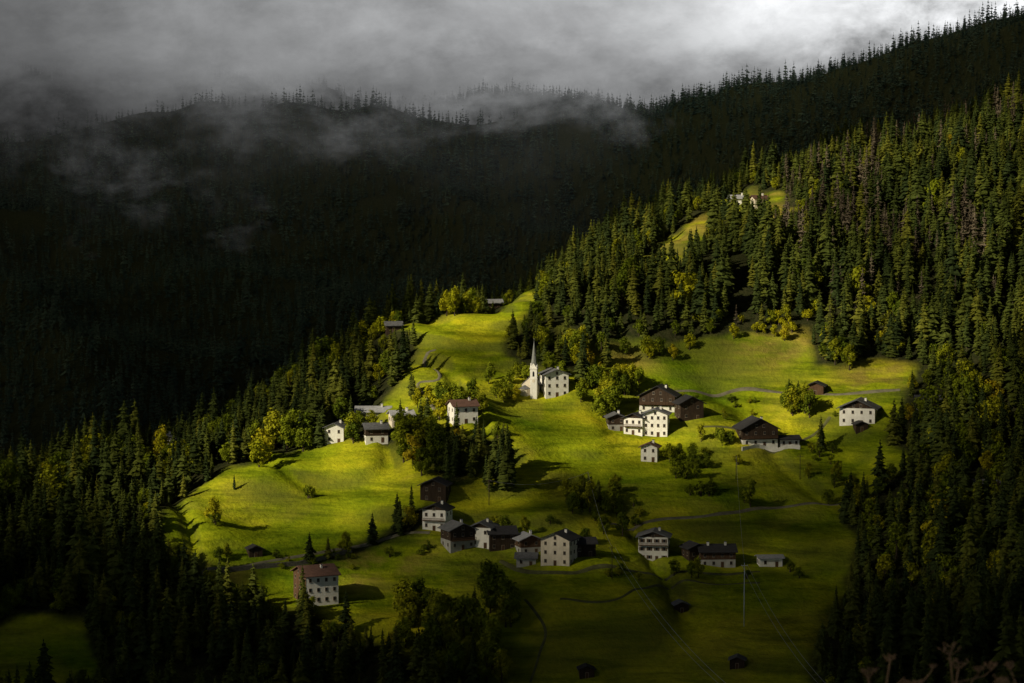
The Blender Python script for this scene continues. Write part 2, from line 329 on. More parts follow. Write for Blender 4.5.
# ------------------------------------------------------------ cloud banks around the ridge
def glowing_cloud_mat(name,off,op,namp,soft,sc):
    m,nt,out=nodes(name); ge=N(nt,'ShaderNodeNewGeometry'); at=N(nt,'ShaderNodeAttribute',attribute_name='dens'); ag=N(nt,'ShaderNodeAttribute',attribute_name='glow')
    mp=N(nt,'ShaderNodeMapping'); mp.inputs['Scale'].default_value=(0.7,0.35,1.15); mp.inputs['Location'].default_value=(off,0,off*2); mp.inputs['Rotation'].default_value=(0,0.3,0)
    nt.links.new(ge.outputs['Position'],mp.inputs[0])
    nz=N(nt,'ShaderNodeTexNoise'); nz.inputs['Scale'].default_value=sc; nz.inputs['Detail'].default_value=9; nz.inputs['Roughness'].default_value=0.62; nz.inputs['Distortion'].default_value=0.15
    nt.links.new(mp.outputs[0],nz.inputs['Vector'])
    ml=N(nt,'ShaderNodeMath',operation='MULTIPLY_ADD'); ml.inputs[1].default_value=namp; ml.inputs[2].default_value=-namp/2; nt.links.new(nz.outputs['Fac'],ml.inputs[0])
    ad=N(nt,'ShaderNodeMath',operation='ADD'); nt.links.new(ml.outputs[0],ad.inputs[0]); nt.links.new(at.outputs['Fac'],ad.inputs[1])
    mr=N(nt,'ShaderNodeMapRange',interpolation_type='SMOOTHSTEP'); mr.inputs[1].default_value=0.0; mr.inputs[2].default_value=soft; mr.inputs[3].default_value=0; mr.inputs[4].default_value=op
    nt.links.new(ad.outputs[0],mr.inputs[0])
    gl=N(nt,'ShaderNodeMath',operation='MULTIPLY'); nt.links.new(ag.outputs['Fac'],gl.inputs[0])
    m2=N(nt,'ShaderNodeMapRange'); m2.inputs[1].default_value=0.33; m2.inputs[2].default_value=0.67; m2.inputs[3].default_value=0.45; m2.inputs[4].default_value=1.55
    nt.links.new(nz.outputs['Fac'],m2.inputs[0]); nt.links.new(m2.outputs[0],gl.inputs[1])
    e=N(nt,'ShaderNodeEmission'); e.inputs[0].default_value=(0.97,0.985,1.0,1); nt.links.new(gl.outputs[0],e.inputs[1])  # emission stands in for sunlight scattered inside the cloud
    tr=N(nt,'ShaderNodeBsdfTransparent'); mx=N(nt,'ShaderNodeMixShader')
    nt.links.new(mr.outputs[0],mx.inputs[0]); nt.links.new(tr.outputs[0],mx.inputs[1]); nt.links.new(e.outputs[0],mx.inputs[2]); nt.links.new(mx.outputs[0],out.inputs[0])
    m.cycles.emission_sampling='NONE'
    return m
def cloud(y0,op,off,bias=0,mode='bank'):
    X,Z=np.meshgrid(np.linspace(-0.42*y0,0.42*y0,160),np.linspace(-170,y0*0.14+60,80))
    Y=y0+60*vn(X/300,Z/150,40+off)
    q=X/Y*2450; zz=Z*2450./y0; sc=0.011
    base=18+24*sstep(-250,50,q)+46*sstep(120,280,q)+105*sstep(260,480,q)-26*np.exp(-((q+420)/60)**2)-14*np.exp(-((q+80)/60)**2)+20*vn(X/130,Z*0,50+off)
    up=zz/180
    glow=0.065+0.10*sstep(-550,-50,q)+0.20*sstep(0.3,0.9,up)*sstep(-700,-100,q)+0.06*sstep(.3,.9,up)+0.46*sstep(0,400,q)*sstep(0.4,0.95,up)  # painted brightness of the cloud, strongest towards the upper right
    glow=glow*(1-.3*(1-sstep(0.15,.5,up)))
    if mode=='bank': dens=(zz-base)/60.+bias; namp,soft=5.0,2.0
    elif mode=='back': dens=Z*0+5; namp,soft=2.0,1.5
    elif mode=='haze': dens=(zz+150)/260.-1.5*sstep(60,260,q); namp,soft=1.2,1.5; glow=0.03+0.045*sstep(-100,80,zz)+0*X  # faint glowing sheet that paints haze over the far slope
    elif mode=='wisp':
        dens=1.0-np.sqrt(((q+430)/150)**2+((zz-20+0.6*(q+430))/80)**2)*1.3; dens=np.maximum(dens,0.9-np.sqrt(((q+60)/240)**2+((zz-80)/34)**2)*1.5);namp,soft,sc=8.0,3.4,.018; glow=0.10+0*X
    keep=dens+namp*0.32>0
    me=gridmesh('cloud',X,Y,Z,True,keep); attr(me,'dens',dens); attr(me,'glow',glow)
    me.materials.append(glowing_cloud_mat('mist',off*13.7,op,namp,soft,sc))
    obj('sky_cloud_bank' if mode!='haze' else 'sky_haze',me,kind='structure',label='glowing grey mist sheet over the dark ridge, its light painted in',cat='cloud')
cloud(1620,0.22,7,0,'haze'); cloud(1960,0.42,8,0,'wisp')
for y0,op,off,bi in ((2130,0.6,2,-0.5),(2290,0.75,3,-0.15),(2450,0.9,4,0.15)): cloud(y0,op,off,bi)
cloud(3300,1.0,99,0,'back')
# ------------------------------------------------------------ trees
def conifer_geo(seed,h=18.,slim=1.0,lev=17,br=8,droop=1.0,skip=0.06):
    r=random.Random(seed); mb=MB(); zz0=0.06+0.06*r.random()
    for i in range(lev):
        t=i/(lev-1); z=h*(zz0+(0.985-zz0)*t); R=h*0.23*slim*((1-t)**0.72)*(0.8+0.4*r.random())+0.15
        if i<2: R*=0.75
        n=max(4,int(br*(1-0.4*t))); ph=r.random()*6.28
        for k in range(n):
            a=ph+6.283*k/n+r.uniform(-.25,.25); rr=R*r.uniform(0.55,1.15)
            if r.random()<skip: continue
            ca,sa=math.cos(a),math.sin(a); wd=rr*r.uniform(0.3,0.48)+0.15; dr=rr*r.uniform(0.25,0.5)*droop
            b=len(mb.V); zt=z+h/lev*r.uniform(-.3,.3)
            mb.V+=[(0,0,zt+0.15*rr),(ca*rr*.55-sa*wd,sa*rr*.55+ca*wd,zt-dr*.75),(ca*rr*.6,sa*rr*.6,zt-dr*.2),(ca*rr*.55+sa*wd,sa*rr*.55-ca*wd,zt-dr*.75),(ca*rr,sa*rr,zt-dr),(ca*rr*.5,sa*rr*.5,zt-dr-h*0.035)]
            for f in ((0,1,2),(0,2,3),(1,4,2),(2,4,3),(1,5,3)): mb.F.append(tuple(b+q for q in f)); mb.M.append(0)
    mb.cone((0,0,h*0.9),(0,0,h*1.0),h*0.012,0.01,4,0)
    return mb
def con_trunk(mb,h=18.,m=0):
    mb.cone((0,0,-1.2),(0,0,h*0.5),h*0.016,h*0.01,6,m); mb.cone((0,0,h*0.5),(0,0,h*0.95),h*0.01,0.03,5,m)
protos=bpy.data.collections.new('conifer_kinds'); protosB=bpy.data.collections.new('far_conifer_kinds')
con_parts=[]
SL=[1.0,0.8,1.3,0.95,0.68,1.15]
for i in range(6):
    mb=conifer_geo(100+i,slim=SL[i]); crown=mb.data('conifer_crown',[M['con']])
    tb=MB(); con_trunk(tb); trunk=tb.data('conifer_trunk',[M['bark']])
    con_parts.append((trunk,crown))
    con_trunk(mb,m=1); dat=mb.data('conifer_tree',[M['con'],M['bark']])
    o=bpy.data.objects.new('conifer_tree',dat); protos.objects.link(o)
for i in range(4):
    mb=conifer_geo(300+i,slim=[1.05,1.25,0.95,1.15][i],lev=8,br=6); con_trunk(mb,m=1)
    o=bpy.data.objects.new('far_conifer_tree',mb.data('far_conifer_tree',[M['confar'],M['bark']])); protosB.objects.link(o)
def dec_geo(seed,h=10.,R=4.,clumps=16,per=55,leaf=0.5):
    r=random.Random(seed); mb=MB(); tb=MB()
    tb.cone((0,0,-1),(0.1,0,h*0.35),0.32,0.2,7)
    cz=h*0.55
    for c in range(clumps):
        while True:
            p=Vector((r.uniform(-1,1),r.uniform(-1,1),r.uniform(-1,1)))
            if 0.35<p.length<1: break
        tp=1-0.35*max(0,p.z); ctr=Vector((p.x*R*.72*tp,p.y*R*.72*tp,cz+p.z*h*.36)); cr=R*r.uniform(.28,.48)
        if c<8: tb.cone((0.1,0,h*0.3+0.02*c),tuple(ctr),0.12,0.03,5)
        for k in range(per):
            d=Vector((r.gauss(0,1),r.gauss(0,1),r.gauss(0,1))).normalized()*cr*(r.random()**.35)
            q=ctr+d; n=(d.normalized()+Vector((r.uniform(-.7,.7),r.uniform(-.7,.7),r.uniform(-.2,.9)))).normalized()
            a=n.orthogonal().normalized(); a.rotate(Matrix.Rotation(r.random()*6.28,3,n)); b2=n.cross(a); s=leaf*r.uniform(.5,1.1); b=len(mb.V)
            mb.V+=[tuple(q+a*s),tuple(q+b2*s*.7),tuple(q-a*s),tuple(q-b2*s*.7)]; mb.F.append((b,b+1,b+2,b+3)); mb.M.append(0)
    return tb,mb
DEC=[]
for i in range(5):
    tb,mb=dec_geo(500+i,h=[10,11,9,10,12][i],R=[4.2,3.9,4.4,4.0,3.8][i],clumps=20)
    t=tb.data('tree_trunk',[M['bark']]); c1=mb.data('tree_crown',[M['dec']]); c2=mb.data('yellow_tree_crown',[M['yel']]); DEC.append((t,c1,c2))
    if i<2:
        b=len(mb.V); mb.V+=tb.V; mb.F+=[tuple(b+q for q in f) for f in tb.F]; mb.M+=[1]*len(tb.F)
        protos.objects.link(bpy.data.objects.new('leafy_tree',mb.data('leafy_tree',[M['dec'],M['bark']])))
        if i==0: YD=mb.data('mellow_tree',[M['yel'],M['bark']])
protos.objects.link(bpy.data.objects.new('mellow_tree',YD))
mb=conifer_geo(900,slim=0.75,lev=15,br=6,droop=.4,skip=.35); con_trunk(mb,m=1); protos.objects.link(bpy.data.objects.new('withered_tree',mb.data('withered_tree',[M['bare'],M['bare']])))
BU=[]
for i in range(3):
    tb,mb=dec_geo(600+i,h=4,R=2.4,clumps=10,per=45,leaf=0.32)
    BU.append((tb.data('bush_stems',[M['bark']]),mb.data('bush_leaves',[M['dec']]),mb.data('yellow_bush_leaves',[M['yel']])))
def place_tree(x,y,kind,sc,rz,idx):
    z=h1(x,y)-0.1
    if kind=='con':
        nm,lab,cat,gr='conifer_tree','dark green spruce tree on the steep slope','conifer tree','spruce trees on the hillside'; t,c=con_parts[idx%6]
    elif kind=='dec':
        nm,lab,cat,gr='leafy_tree','rounded green leafy tree on the meadow slope','tree','leafy trees around the village'; t,c=DEC[idx%5][0],DEC[idx%5][1]
    elif kind=='yel':
        nm,lab,cat,gr='autumn_tree','leafy tree turning yellow on the meadow slope','tree','leafy trees around the village'; t,c=DEC[idx%5][0],DEC[idx%5][2]
    else:
        nm,lab,cat,gr='bush','low green bush growing on the meadow','bush','bushes on the meadow'; t,c=BU[idx%3][0],BU[idx%3][1 if kind=='bush' else 2]
    e=obj(nm,None,loc=(x,y,z),rz=rz,label=lab,cat=cat,group=gr); e.scale=(sc,sc,sc*random.uniform(.92,1.1)); e.empty_display_size=1
    obj('trunk' if 'bush' not in kind else 'stems',t,parent=e); obj('crown' if 'bush' not in kind else 'leaves',c,parent=e)
# ------------------------------------------------------------ houses
HOUSES=[]
wb=MB(); wb.box(-.5,.5,-.05,.05,-.65,.65,0); wb.box(-.4,-.04,-.07,.02,-.55,.55,1); wb.box(.04,.4,-.07,.02,-.55,.55,1); wb.box(-.55,.55,-.14,.04,-.75,-.653,0)
WIN=wb.data('window',[M['frame'],M['glass']])
wb=MB(); wb.box(-.5,.5,-.05,.05,-.65,.65,0); wb.box(-.4,.4,-.07,.02,-.55,.55,1); wb.box(-.98,-.53,-.09,.02,-.65,.65,2); wb.box(.53,.98,-.09,.02,-.65,.65,2)
WINS=wb.data('window_with_shutters',[M['frame'],M['glass'],M['brown']])
wb=MB(); wb.box(-.6,.6,-.06,.05,0,2.15,0); wb.box(-.48,.48,-.09,.02,.05,2.0,1); DOOR=wb.data('door',[M['frame'],M['brown']])
def house(u,v,w,d,h,rot=0,ridge='y',wall='plaster',upper=None,hu=0.5,roof='rgrey',pitch=0.34,wc=3,st=2,sw=2,win=WIN,balc=False,chim=1,label='',name='house',cat='house',door=True,gab=None,oh=1.0,hf=1.17,clad=None):
    x,y,z=survey(u,v); rz=math.radians(rot); h*=hf
    HOUSES.append((x-math.sin(rz)*d/2,y+math.cos(rz)*d/2,max(w,d)*0.5+2.5))
    e=obj(name,None,loc=(x,y,z-0.2),rz=rz,label=label,cat=cat,group='houses of the hillside village')
    W=w/2
    hl=h*hu if upper else h
    span=W if ridge=='y' else d/2; rise=span*pitch*1.25
    mb=MB(); mb.box(-W,W,0,d,-3.5,hl-0.002 if upper else h)
    def gable(mb,k=0.0):
        if ridge=='y': mb.prism([(-W-k,h),(W+k,h),(0,h+rise)],'y',-k,d+k)
        else: mb.prism([(-k,h),(d+k,h),(d/2,h+rise)],'x',-W-k,W+k)
    if not upper: gable(mb) if gab is None else None
    obj('wall',mb.data('wall',[M[wall]]),parent=e)
    if clad:
        mb=MB(); mb.box(-W-.03,W+.03,-.07,-.004,0.6,h-.01); obj('timber_cladding',mb.data('timber_cladding',[M[clad]]),parent=e)
    if upper or gab:
        mb=MB(); k=0.06
        if upper: mb.box(-W-k,W+k,-k,d+k,hl,h)
        gable(mb,k); obj('upper_wall',mb.data('upper_wall',[M[upper or gab]]),parent=e,label='timber clad upper wall')
    t=0.28; mb=MB(); so_=span+oh; rs=rise/span; zt=h+rise+0.12
    prof=[(-so_,zt-so_*rs),(0,zt),(so_,zt-so_*rs),(so_,zt+t-so_*rs),(0,zt+t),(-so_,zt+t-so_*rs)]
    if ridge=='y': mb.prism(prof,'y',-oh,d+oh*0.8)
    else: mb.prism([(p+d/2,q) for p,q in prof],'x',-W-oh*0.8,W+oh*0.8)
    ro=obj('roof',mb.data('roof',[M[roof]]),parent=e)
    for k in range(chim):
        mb=MB(); cx,cy=(W*0.35*(1 if k==0 else -1),d*0.6) if ridge=='y' else (W*0.5*(1 if k==0 else -1),d*0.4)
        off=abs(cx) if ridge=='y' else abs(cy-d/2); zc=zt-off*rs
        mb.box(cx-.4,cx+.4,cy-.35,cy+.35,zc-.5,zc+1.5,0); mb.box(cx-.52,cx+.52,cy-.47,cy+.47,zc+1.503,zc+1.65,1)
        obj('chimney',mb.data('chimney',[M['plaster' if wall!='wood' else 'stone'],M[roof]]),parent=ro)
    fh=h/st
    for s in range(st):
        zc=s*fh+fh*0.55
        pr=0.06 if (upper and zc>hl) or clad else 0
        for c in range(wc):
            xc=-W+w*(c+0.5)/wc
            if s==0 and door and c==wc//2: 
                obj('door',DOOR,parent=e,loc=(xc,-0.01-(0.06 if clad else 0),0)); continue
            obj('window',win,parent=e,loc=(xc,-0.01-pr,zc))
        for c in range(sw):
            yc=d*(c+0.5)/sw
            o=obj('window',win,parent=e,loc=(W+0.01+(pr if upper else 0),yc,zc),rz=math.pi/2)
            o=obj('window',win,parent=e,loc=(-W-0.01-(pr if upper else 0),yc,zc),rz=-math.pi/2)
    if ridge=='y' and w>8:
        for xc in ((-w*.1,w*.1) if w>11 else (0,)): obj('window',WIN,parent=e,loc=(xc,-0.07 if (upper or gab) else -0.01,h+rise*0.3))
    if balc:
        mb=MB(); zb=fh*(st-1)-0.1; mb.box(-W*.96,W*.96,-1.3,-0.07,zb,zb+.15)
        mb.box(-W*.96,W*.96,-1.3,-1.2,zb+1.0,zb+1.12)
        n=int(w/0.5)
        for k in range(n+1):
            xx=-W*.95+W*1.9*k/n; mb.box(xx-.09,xx+.09,-1.28,-1.22,zb+.15,zb+1.0)
        obj('balcony',mb.data('balcony',[M['brown']]),parent=e)
    return e
house(300,603,13.5,12,8.8,rot=-66,ridge='y',wall='plaster',gab='brown',clad='brown',roof='rred',wc=3,st=3,sw=4,pitch=.3,label='three storey white house with brown timber gable')
house(334,444,8,9,5.5,rot=-10,wall='plaster',roof='rgrey',wc=2,st=2,label='small white house with grey gable roof')
house(373,420,14,8,2.8,ridge='x',wall='grey',roof='rpale',wc=3,st=1,label='long low farm building with pale roof')
house(377,443,9,8,4.8,rot=12,ridge='x',wall='plaster',upper='wood',roof='rgrey',wc=2,st=2,label='small farmhouse with white base and timber above')
house(403,424,9,7,3.2,ridge='x',wall='cream',roof='rpale',wc=3,st=1,label='low cream building with grey roof',rot=15)
house(466,424,10,9,6.2,rot=18,ridge='x',wall='plaster',roof='rred',wc=3,st=2,label='white house with reddish roof by the trees')
house(557,398,10,9,8.2,rot=14,ridge='y',wall='plaster',roof='rgrey',wc=3,st=3,sw=3,pitch=.3,label='tall white rectory with grey roof beside the church')
house(433,502,10,8,5.5,rot=-12,ridge='y',wall='wood',roof='rdark',wc=2,st=2,sw=1,chim=0,label='dark timber barn above the white house',name='barn',cat='barn')
house(434,531,9,9,6.8,rot=-15,ridge='y',wall='plaster',gab='wood',roof='rdark',wc=3,st=2,balc=True,label='white house with dark gable and balcony')
house(463,552,10,9,6.5,rot=25,ridge='y',wall='grey',upper='wood',roof='rgrey',wc=3,st=2,balc=True,label='grey stone and timber house with slate roof')
house(480,549,8,9,6.5,rot=-15,ridge='y',wall='plaster',gab='wood',roof='rgrey',wc=2,st=2,label='pale gabled house with slate roof')
house(503,552,10,9,5.4,rot=10,ridge='x',wall='wood',roof='rdark',wc=3,st=2,chim=0,label='dark timber barn with dark roof',name='barn',cat='barn')
house(531,556,8,8,4.6,rot=18,ridge='y',wall='grey',upper='brown',roof='rpale',wc=2,st=2,label='small barn with stone base and grey roof',name='barn',cat='barn')
house(526,567,7,6,2.8,rot=-5,ridge='x',wall='grey',roof='rgrey',wc=2,st=1,chim=0,label='low stone shed with grey roof')
house(555,566,11,10,8.2,rot=-22,ridge='y',wall='cream',roof='rdark',wc=3,st=3,sw=3,label='tall cream house with dark roof and small windows')
house(585,557,8,7,4.3,rot=10,ridge='x',wall='wood',roof='rdark',wc=2,st=1,chim=0,label='weathered dark timber shed',name='barn',cat='barn')
house(653,563,11,9,7.8,rot=-8,ridge='y',wall='plaster',gab='wood',roof='rgrey',wc=4,st=3,win=WINS,balc=True,pitch=.28,label='white three storey house with shutters and balcony')
house(718,567,13,9,5,rot=4,ridge='x',wall='grey',upper='brown',roof='rdark',wc=4,st=2,chim=2,label='long chalet with brown timber and dark roof')
house(771,568,8.5,5,2.9,rot=6,ridge='x',wall='plaster',roof='rpale',wc=2,st=1,chim=0,pitch=.2,label='low white shed with pale roof',name='shed',cat='shed')
house(698,561,7,7,4.2,rot=20,ridge='y',wall='wood',roof='rdark',wc=2,st=1,chim=0,label='narrow dark timber barn',name='barn',cat='barn')
for (u,v,rr) in ((682,614,10),(737,672,-8),(587,681,5),(256,559,20),(862,433,10)):
    house(u,v,5,4.5,2.6,rot=rr,wall='wood',roof='rgrey' if u in(682,737) else 'rdark',wc=1,st=1,sw=0,chim=0,label='little dark wooden hay hut on the meadow',name='hay_hut',cat='hut',oh=0.6)
house(657,414,15,10,6.0,rot=-14,ridge='y',wall='plaster',upper='wood',hu=.4,roof='rdark',wc=4,st=2,balc=True,pitch=.42,label='large chalet with dark timber upper floor and balcony')
house(692,420,10,8,6.0,rot=14,ridge='y',wall='wood',roof='rdark',wc=2,st=2,sw=2,chim=0,pitch=.42,label='dark timber barn with dark roof',name='barn',cat='barn')
house(655,437,10,8,8.0,rot=-10,ridge='y',wall='plaster',roof='rgrey',wc=4,st=3,pitch=.3,label='tall white house with many small windows')
house(633,435,8,8,6.0,rot=-22,ridge='y',wall='plaster',gab='wood',roof='rdark',wc=3,st=2,balc=True,label='white house with dark roof beside taller neighbours')
house(617,431,7,8,4.8,rot=5,ridge='y',wall='grey',upper='wood',roof='rgrey',wc=2,st=2,label='small grey and timber house')
house(649,463,6.5,6,5.2,rot=-12,ridge='y',wall='plaster',roof='rred',wc=2,st=2,label='small white house lower down the slope')
house(760,448,15,11,6.4,rot=12,ridge='y',wall='plaster',upper='wood',hu=.42,roof='rdark',wc=4,st=2,balc=True,pitch=.42,label='wide chalet with white base and dark timber gable')
house(790,447,8,5,2.6,rot=12,ridge='x',wall='plaster',roof='rdark',wc=3,st=1,chim=0,label='low white annex beside the chalet')
house(857,427,14.5,11,6.0,rot=-16,ridge='y',wall='plaster',gab='wood',roof='rgrey',pitch=.36,wc=4,st=2,oh=1.3,label='white chalet with grey roof and timber top')
house(928,414,10,8,4.5,rot=-10,ridge='x',wall='plaster',upper='wood',roof='rgrey',wc=3,st=2,label='shaded farmhouse between dark trees')
house(815,396,7,6,3.4,rot=-16,ridge='y',wall='brown',roof='rdark',wc=1,st=1,sw=1,chim=0,label='small brown timber barn',name='barn',cat='barn')
house(495,303,7,6,2.8,rot=10,ridge='x',wall='wood',roof='rpale',wc=2,st=1,chim=0,label='dark barn with pale roof at the meadow top',name='barn',cat='barn')
house(737,208,9,7,4.2,rot=-12,ridge='x',wall='plaster',roof='rpale',wc=3,st=1,label='white farmhouse in a high forest clearing')
house(761,206,7,6,3.2,rot=14,ridge='x',wall='cream',roof='rred',wc=2,st=1,label='cream hut in a high forest clearing')
house(985,496,12,8,3.4,rot=-8,ridge='x',wall='grey',roof='rgrey',wc=3,st=1,label='low grey farm building among dark trees')
house(394,332,7,6,2.6,rot=8,ridge='x',wall='wood',roof='rgrey',wc=1,st=1,chim=0,label='small timber hut at the forest edge',name='hay_hut',cat='hut')
house(166,432,8,7,5,rot=8,ridge='y',wall='plaster',roof='rgrey',wc=2,st=2,label='white house alone among the dark trees')
# church
x,y,z=survey(534,398); 
ch=obj('church',None,loc=(x,y,z-0.3),rz=math.radians(-10),label='white village church with slender pointed bell tower',cat='church')
HOUSES.append((x-2,y+4,8))
mb=MB(); mb.box(-1.7,1.7,-1.7,1.7,-3,12.2); mb.box(-1.85,1.85,-1.85,1.85,8.0,8.25); mb.box(-1.95,1.95,-1.95,1.95,12.2,12.5)
mb.prism([(-1.7,12.5),(1.7,12.5),(0,14.6)],'y',-1.72,1.72); mb.prism([(-1.7,12.5),(1.7,12.5),(0,14.6)],'x',-1.70,1.70)
tw=obj('bell_tower',mb.data('bell_tower',[M['plaster']]),parent=ch); tw.scale=(.84,.84,1.0)
mb=MB(); mb.cone((0,0,12.55),(0,0,24.0),1.75,0.05,8); mb.cone((0,0,23.9),(0,0,25.1),0.06,0.05,5); mb.box(-.35,.35,-.04,.04,24.6,24.7)
obj('spire',mb.data('spire',[M['copper']]),parent=tw)
mb=MB(); mb.prism([(-.45,9.0),(.45,9.0),(.45,10.7),(.25,11.1),(0,11.25),(-.25,11.1),(-.45,10.7)],'y',-1.74,-1.6); BEL=mb.data('belfry_opening',[M['glass']])
for k in range(4): obj('belfry_opening',BEL,parent=tw,rz=k*math.pi/2)
mb=MB(); mb.cone((0,-1.78,7.2),(0,-1.7,7.2),0.7,0.7,16); obj('clock_face',mb.data('clock_face',[M['cream']]),parent=tw)
mb=MB(); mb.box(-5.5,1.6,1.75,13,-3,5.2); mb.prism([(-5.5,5.2),(1.6,5.2),(-1.95,8.4)],'y',1.75,13); obj('nave',mb.data('nave',[M['cream']]),parent=ch)
mb=MB(); mb.cone((-4.2,1.6,-3),(-4.2,1.6,3.6),2.4,2.4,14); mb.cone((-4.2,1.6,3.6),(-4.2,1.6,5.2),2.7,0.1,14,1); obj('apse',mb.data('apse',[M['cream'],M['rgrey']]),parent=ch)
mb=MB(); mb.prism([(-6.1,4.9),(-1.95,8.65),(2.2,4.9),(2.2,5.15),(-1.95,8.95),(-6.1,5.15)],'y',1.71,13.4); obj('nave_roof',mb.data('nave_roof',[M['rgrey']]),parent=ch)
for k in range(3): obj('window',WIN,parent=ch,loc=(-5.52,4+k*3,3),rz=-math.pi/2)
# ------------------------------------------------------------ roads, walls, poles
def dense(pix,step=3.0):
    P=[np.array(survey(*p)[:2]) for p in pix]; out=[P[0]]
    Q=[P[0]]+P+[P[-1]]
    for i in range(1,len(Q)-2):
        p0,p1,p2,p3=Q[i-1:i+3]; n=max(2,int(np.linalg.norm(p2-p1)/step))
        for k in range(1,n+1):
            t=k/n; out.append(0.5*((2*p1)+(-p0+p2)*t+(2*p0-5*p1+4*p2-p3)*t*t+(-p0+3*p1-3*p2+p3)*t**3))
    return np.array(out)
def ribbon(name,pix,wd,mat,label,zoff=0.18):
    C=dense(pix,1.5); T=np.gradient(C,axis=0); T/=np.linalg.norm(T,axis=1)[:,None]+1e-9; Nn=np.c_[-T[:,1],T[:,0]]
    V=[];Fc=[]; wv=wd*(1+0.3*vn(C[:,0]/9,C[:,1]/9,70))
    offs=(-1,-.5,0,.5,1)
    for k,o in enumerate(offs):
        oo=o*wv if abs(o)<1 else np.sign(o)*(wv/2+.4)
        p=C+Nn*oo[:,None] if np.ndim(oo) else C; zz=H(p[:,0],p[:,1])+(zoff if 0<k<4 else -0.3); V.append(np.c_[p,zz])
    n=len(C); V=np.concatenate(V)
    for k in range(4):
        for i in range(n-1): Fc.append((k*n+i,k*n+i+1,(k+1)*n+i+1,(k+1)*n+i))
    obj(name,mesh_data(name,V,Fc,[M[mat]],smooth=True),kind='structure',label=label,cat='road')
ribbon('road',[(640,398),(680,392),(740,391),(800,393),(850,394),(900,390)],1.5,'dirt','pale gravel road across the sunny meadow')
ribbon('road',[(190,572),(240,567),(300,558),(350,549),(400,536),(430,533)],1.5,'dirt','gravel road cut into the slope')
ribbon('road',[(500,562),(560,573),(600,568),(680,572),(760,572)],1.5,'path','village road between the lower houses')
ribbon('path',[(600,525),(660,520),(720,516),(780,508),(850,500)],1.2,'dirt','narrow path crossing the shaded meadow')
ribbon('path',[(440,420),(428,400),(418,385),(440,378),(424,366),(436,350)],1.2,'dirt','narrow winding path up the meadow')
ribbon('path',[(560,600),(620,600),(670,590),(760,585)],0.7,'path','faint footpath in the shaded meadow')
ribbon('path',[(530,683),(540,655),(545,630),(525,600)],0.6,'path','faint curved footpath in the meadow')
ribbon('path',[(700,428),(740,432),(770,453),(812,436),(830,420)],1.0,'path','pale lane to the chalets')
def wall(pix,hh,th,mat,label,name='stone_wall',cat='wall'):
    C=dense(pix,2.); T=np.gradient(C,axis=0); T/=np.linalg.norm(T,axis=1)[:,None]; Nn=np.c_[-T[:,1],T[:,0]]; n=len(C); V=[];Fc=[]
    zg=H(C[:,0],C[:,1])
    hv=hh+0.15*rng.standard_normal(n)
    for s,top in ((-1,0),(-1,1),(1,1),(1,0)):
        p=C+Nn*s*th/2; V.append(np.c_[p,zg+(hv if top else -0.8)])
    V=np.concatenate(V)
    for k in range(3):
        for i in range(n-1): Fc.append((k*n+i,(k+1)*n+i,(k+1)*n+i+1,k*n+i+1))
    Fc+=[(0,n,2*n,3*n),(n-1,4*n-1,3*n-1,2*n-1)]
    obj(name,mesh_data(name,V,Fc,[M[mat]]),label=label,cat=cat)
wall([(222,573),(270,568),(320,561),(352,554)],1.6,0.6,'stone','dark stone retaining wall below the road')
wall([(742,451),(765,451),(800,450)],1.5,0.3,'plaster','low white garden wall in front of the chalet','garden_wall')
def pole(u,v,hh,steel=False):
    x,y,z=survey(u,v); mb=MB()
    mb.cone((0,0,-1),(0,0,hh),0.2 if steel else 0.14,0.12,8)
    e=obj('utility_pole',None,loc=(x,y,z),label='tall pale metal utility pole on the meadow' if steel else 'wooden utility pole carrying wires',cat='utility pole',group='poles of the power line')
    obj('post',mb.data('pole_post',[M['metal' if steel else 'bark']],True),parent=e)
    mb=MB(); mb.box(-1.1,1.1,-.07,.07,hh-.9,hh-.75)
    for k in (-1,0,1): mb.cone((k,0,hh-.75),(k,0,hh-.45),.06,.05,6)
    obj('crossarm',mb.data('crossarm',[M['metal' if steel else 'bark']]),parent=e)
    return (x,y,z+hh-.5)
p1=pole(744,628,22,True); p2=pole(588,500,11); p3=pole(489,505,10); p4=pole(612,580,12); p5=pole(800,480,10); p6=pole(736,480,10)
def wire(a,b,sag,r=0.05):
    mb=MB(); n=24; pr=None
    for k in range(n+1):
        t=k/n; p=(a[0]+(b[0]-a[0])*t,a[1]+(b[1]-a[1])*t,a[2]+(b[2]-a[2])*t-sag*4*t*(1-t))
        if pr: mb.cone(pr,p,r,r,4)
        pr=p
    obj('power_wire',mb.data('power_wire',[M['wire']]),label='thin sagging power wire strung between poles',cat='wire',group='wires of the power line')
off=wp(850,710,600); off2=wp(770,720,560)
for k in (-1,1):
    wire((p1[0]+k,p1[1],p1[2]),(off[0]+k,off[1],off[2]),5); wire((p4[0]+k,p4[1],p4[2]),(off2[0]+k,off2[1],off2[2]),6)
wire(p1,p6,3); wire(p4,p2,3); wire(p2,p3,3)
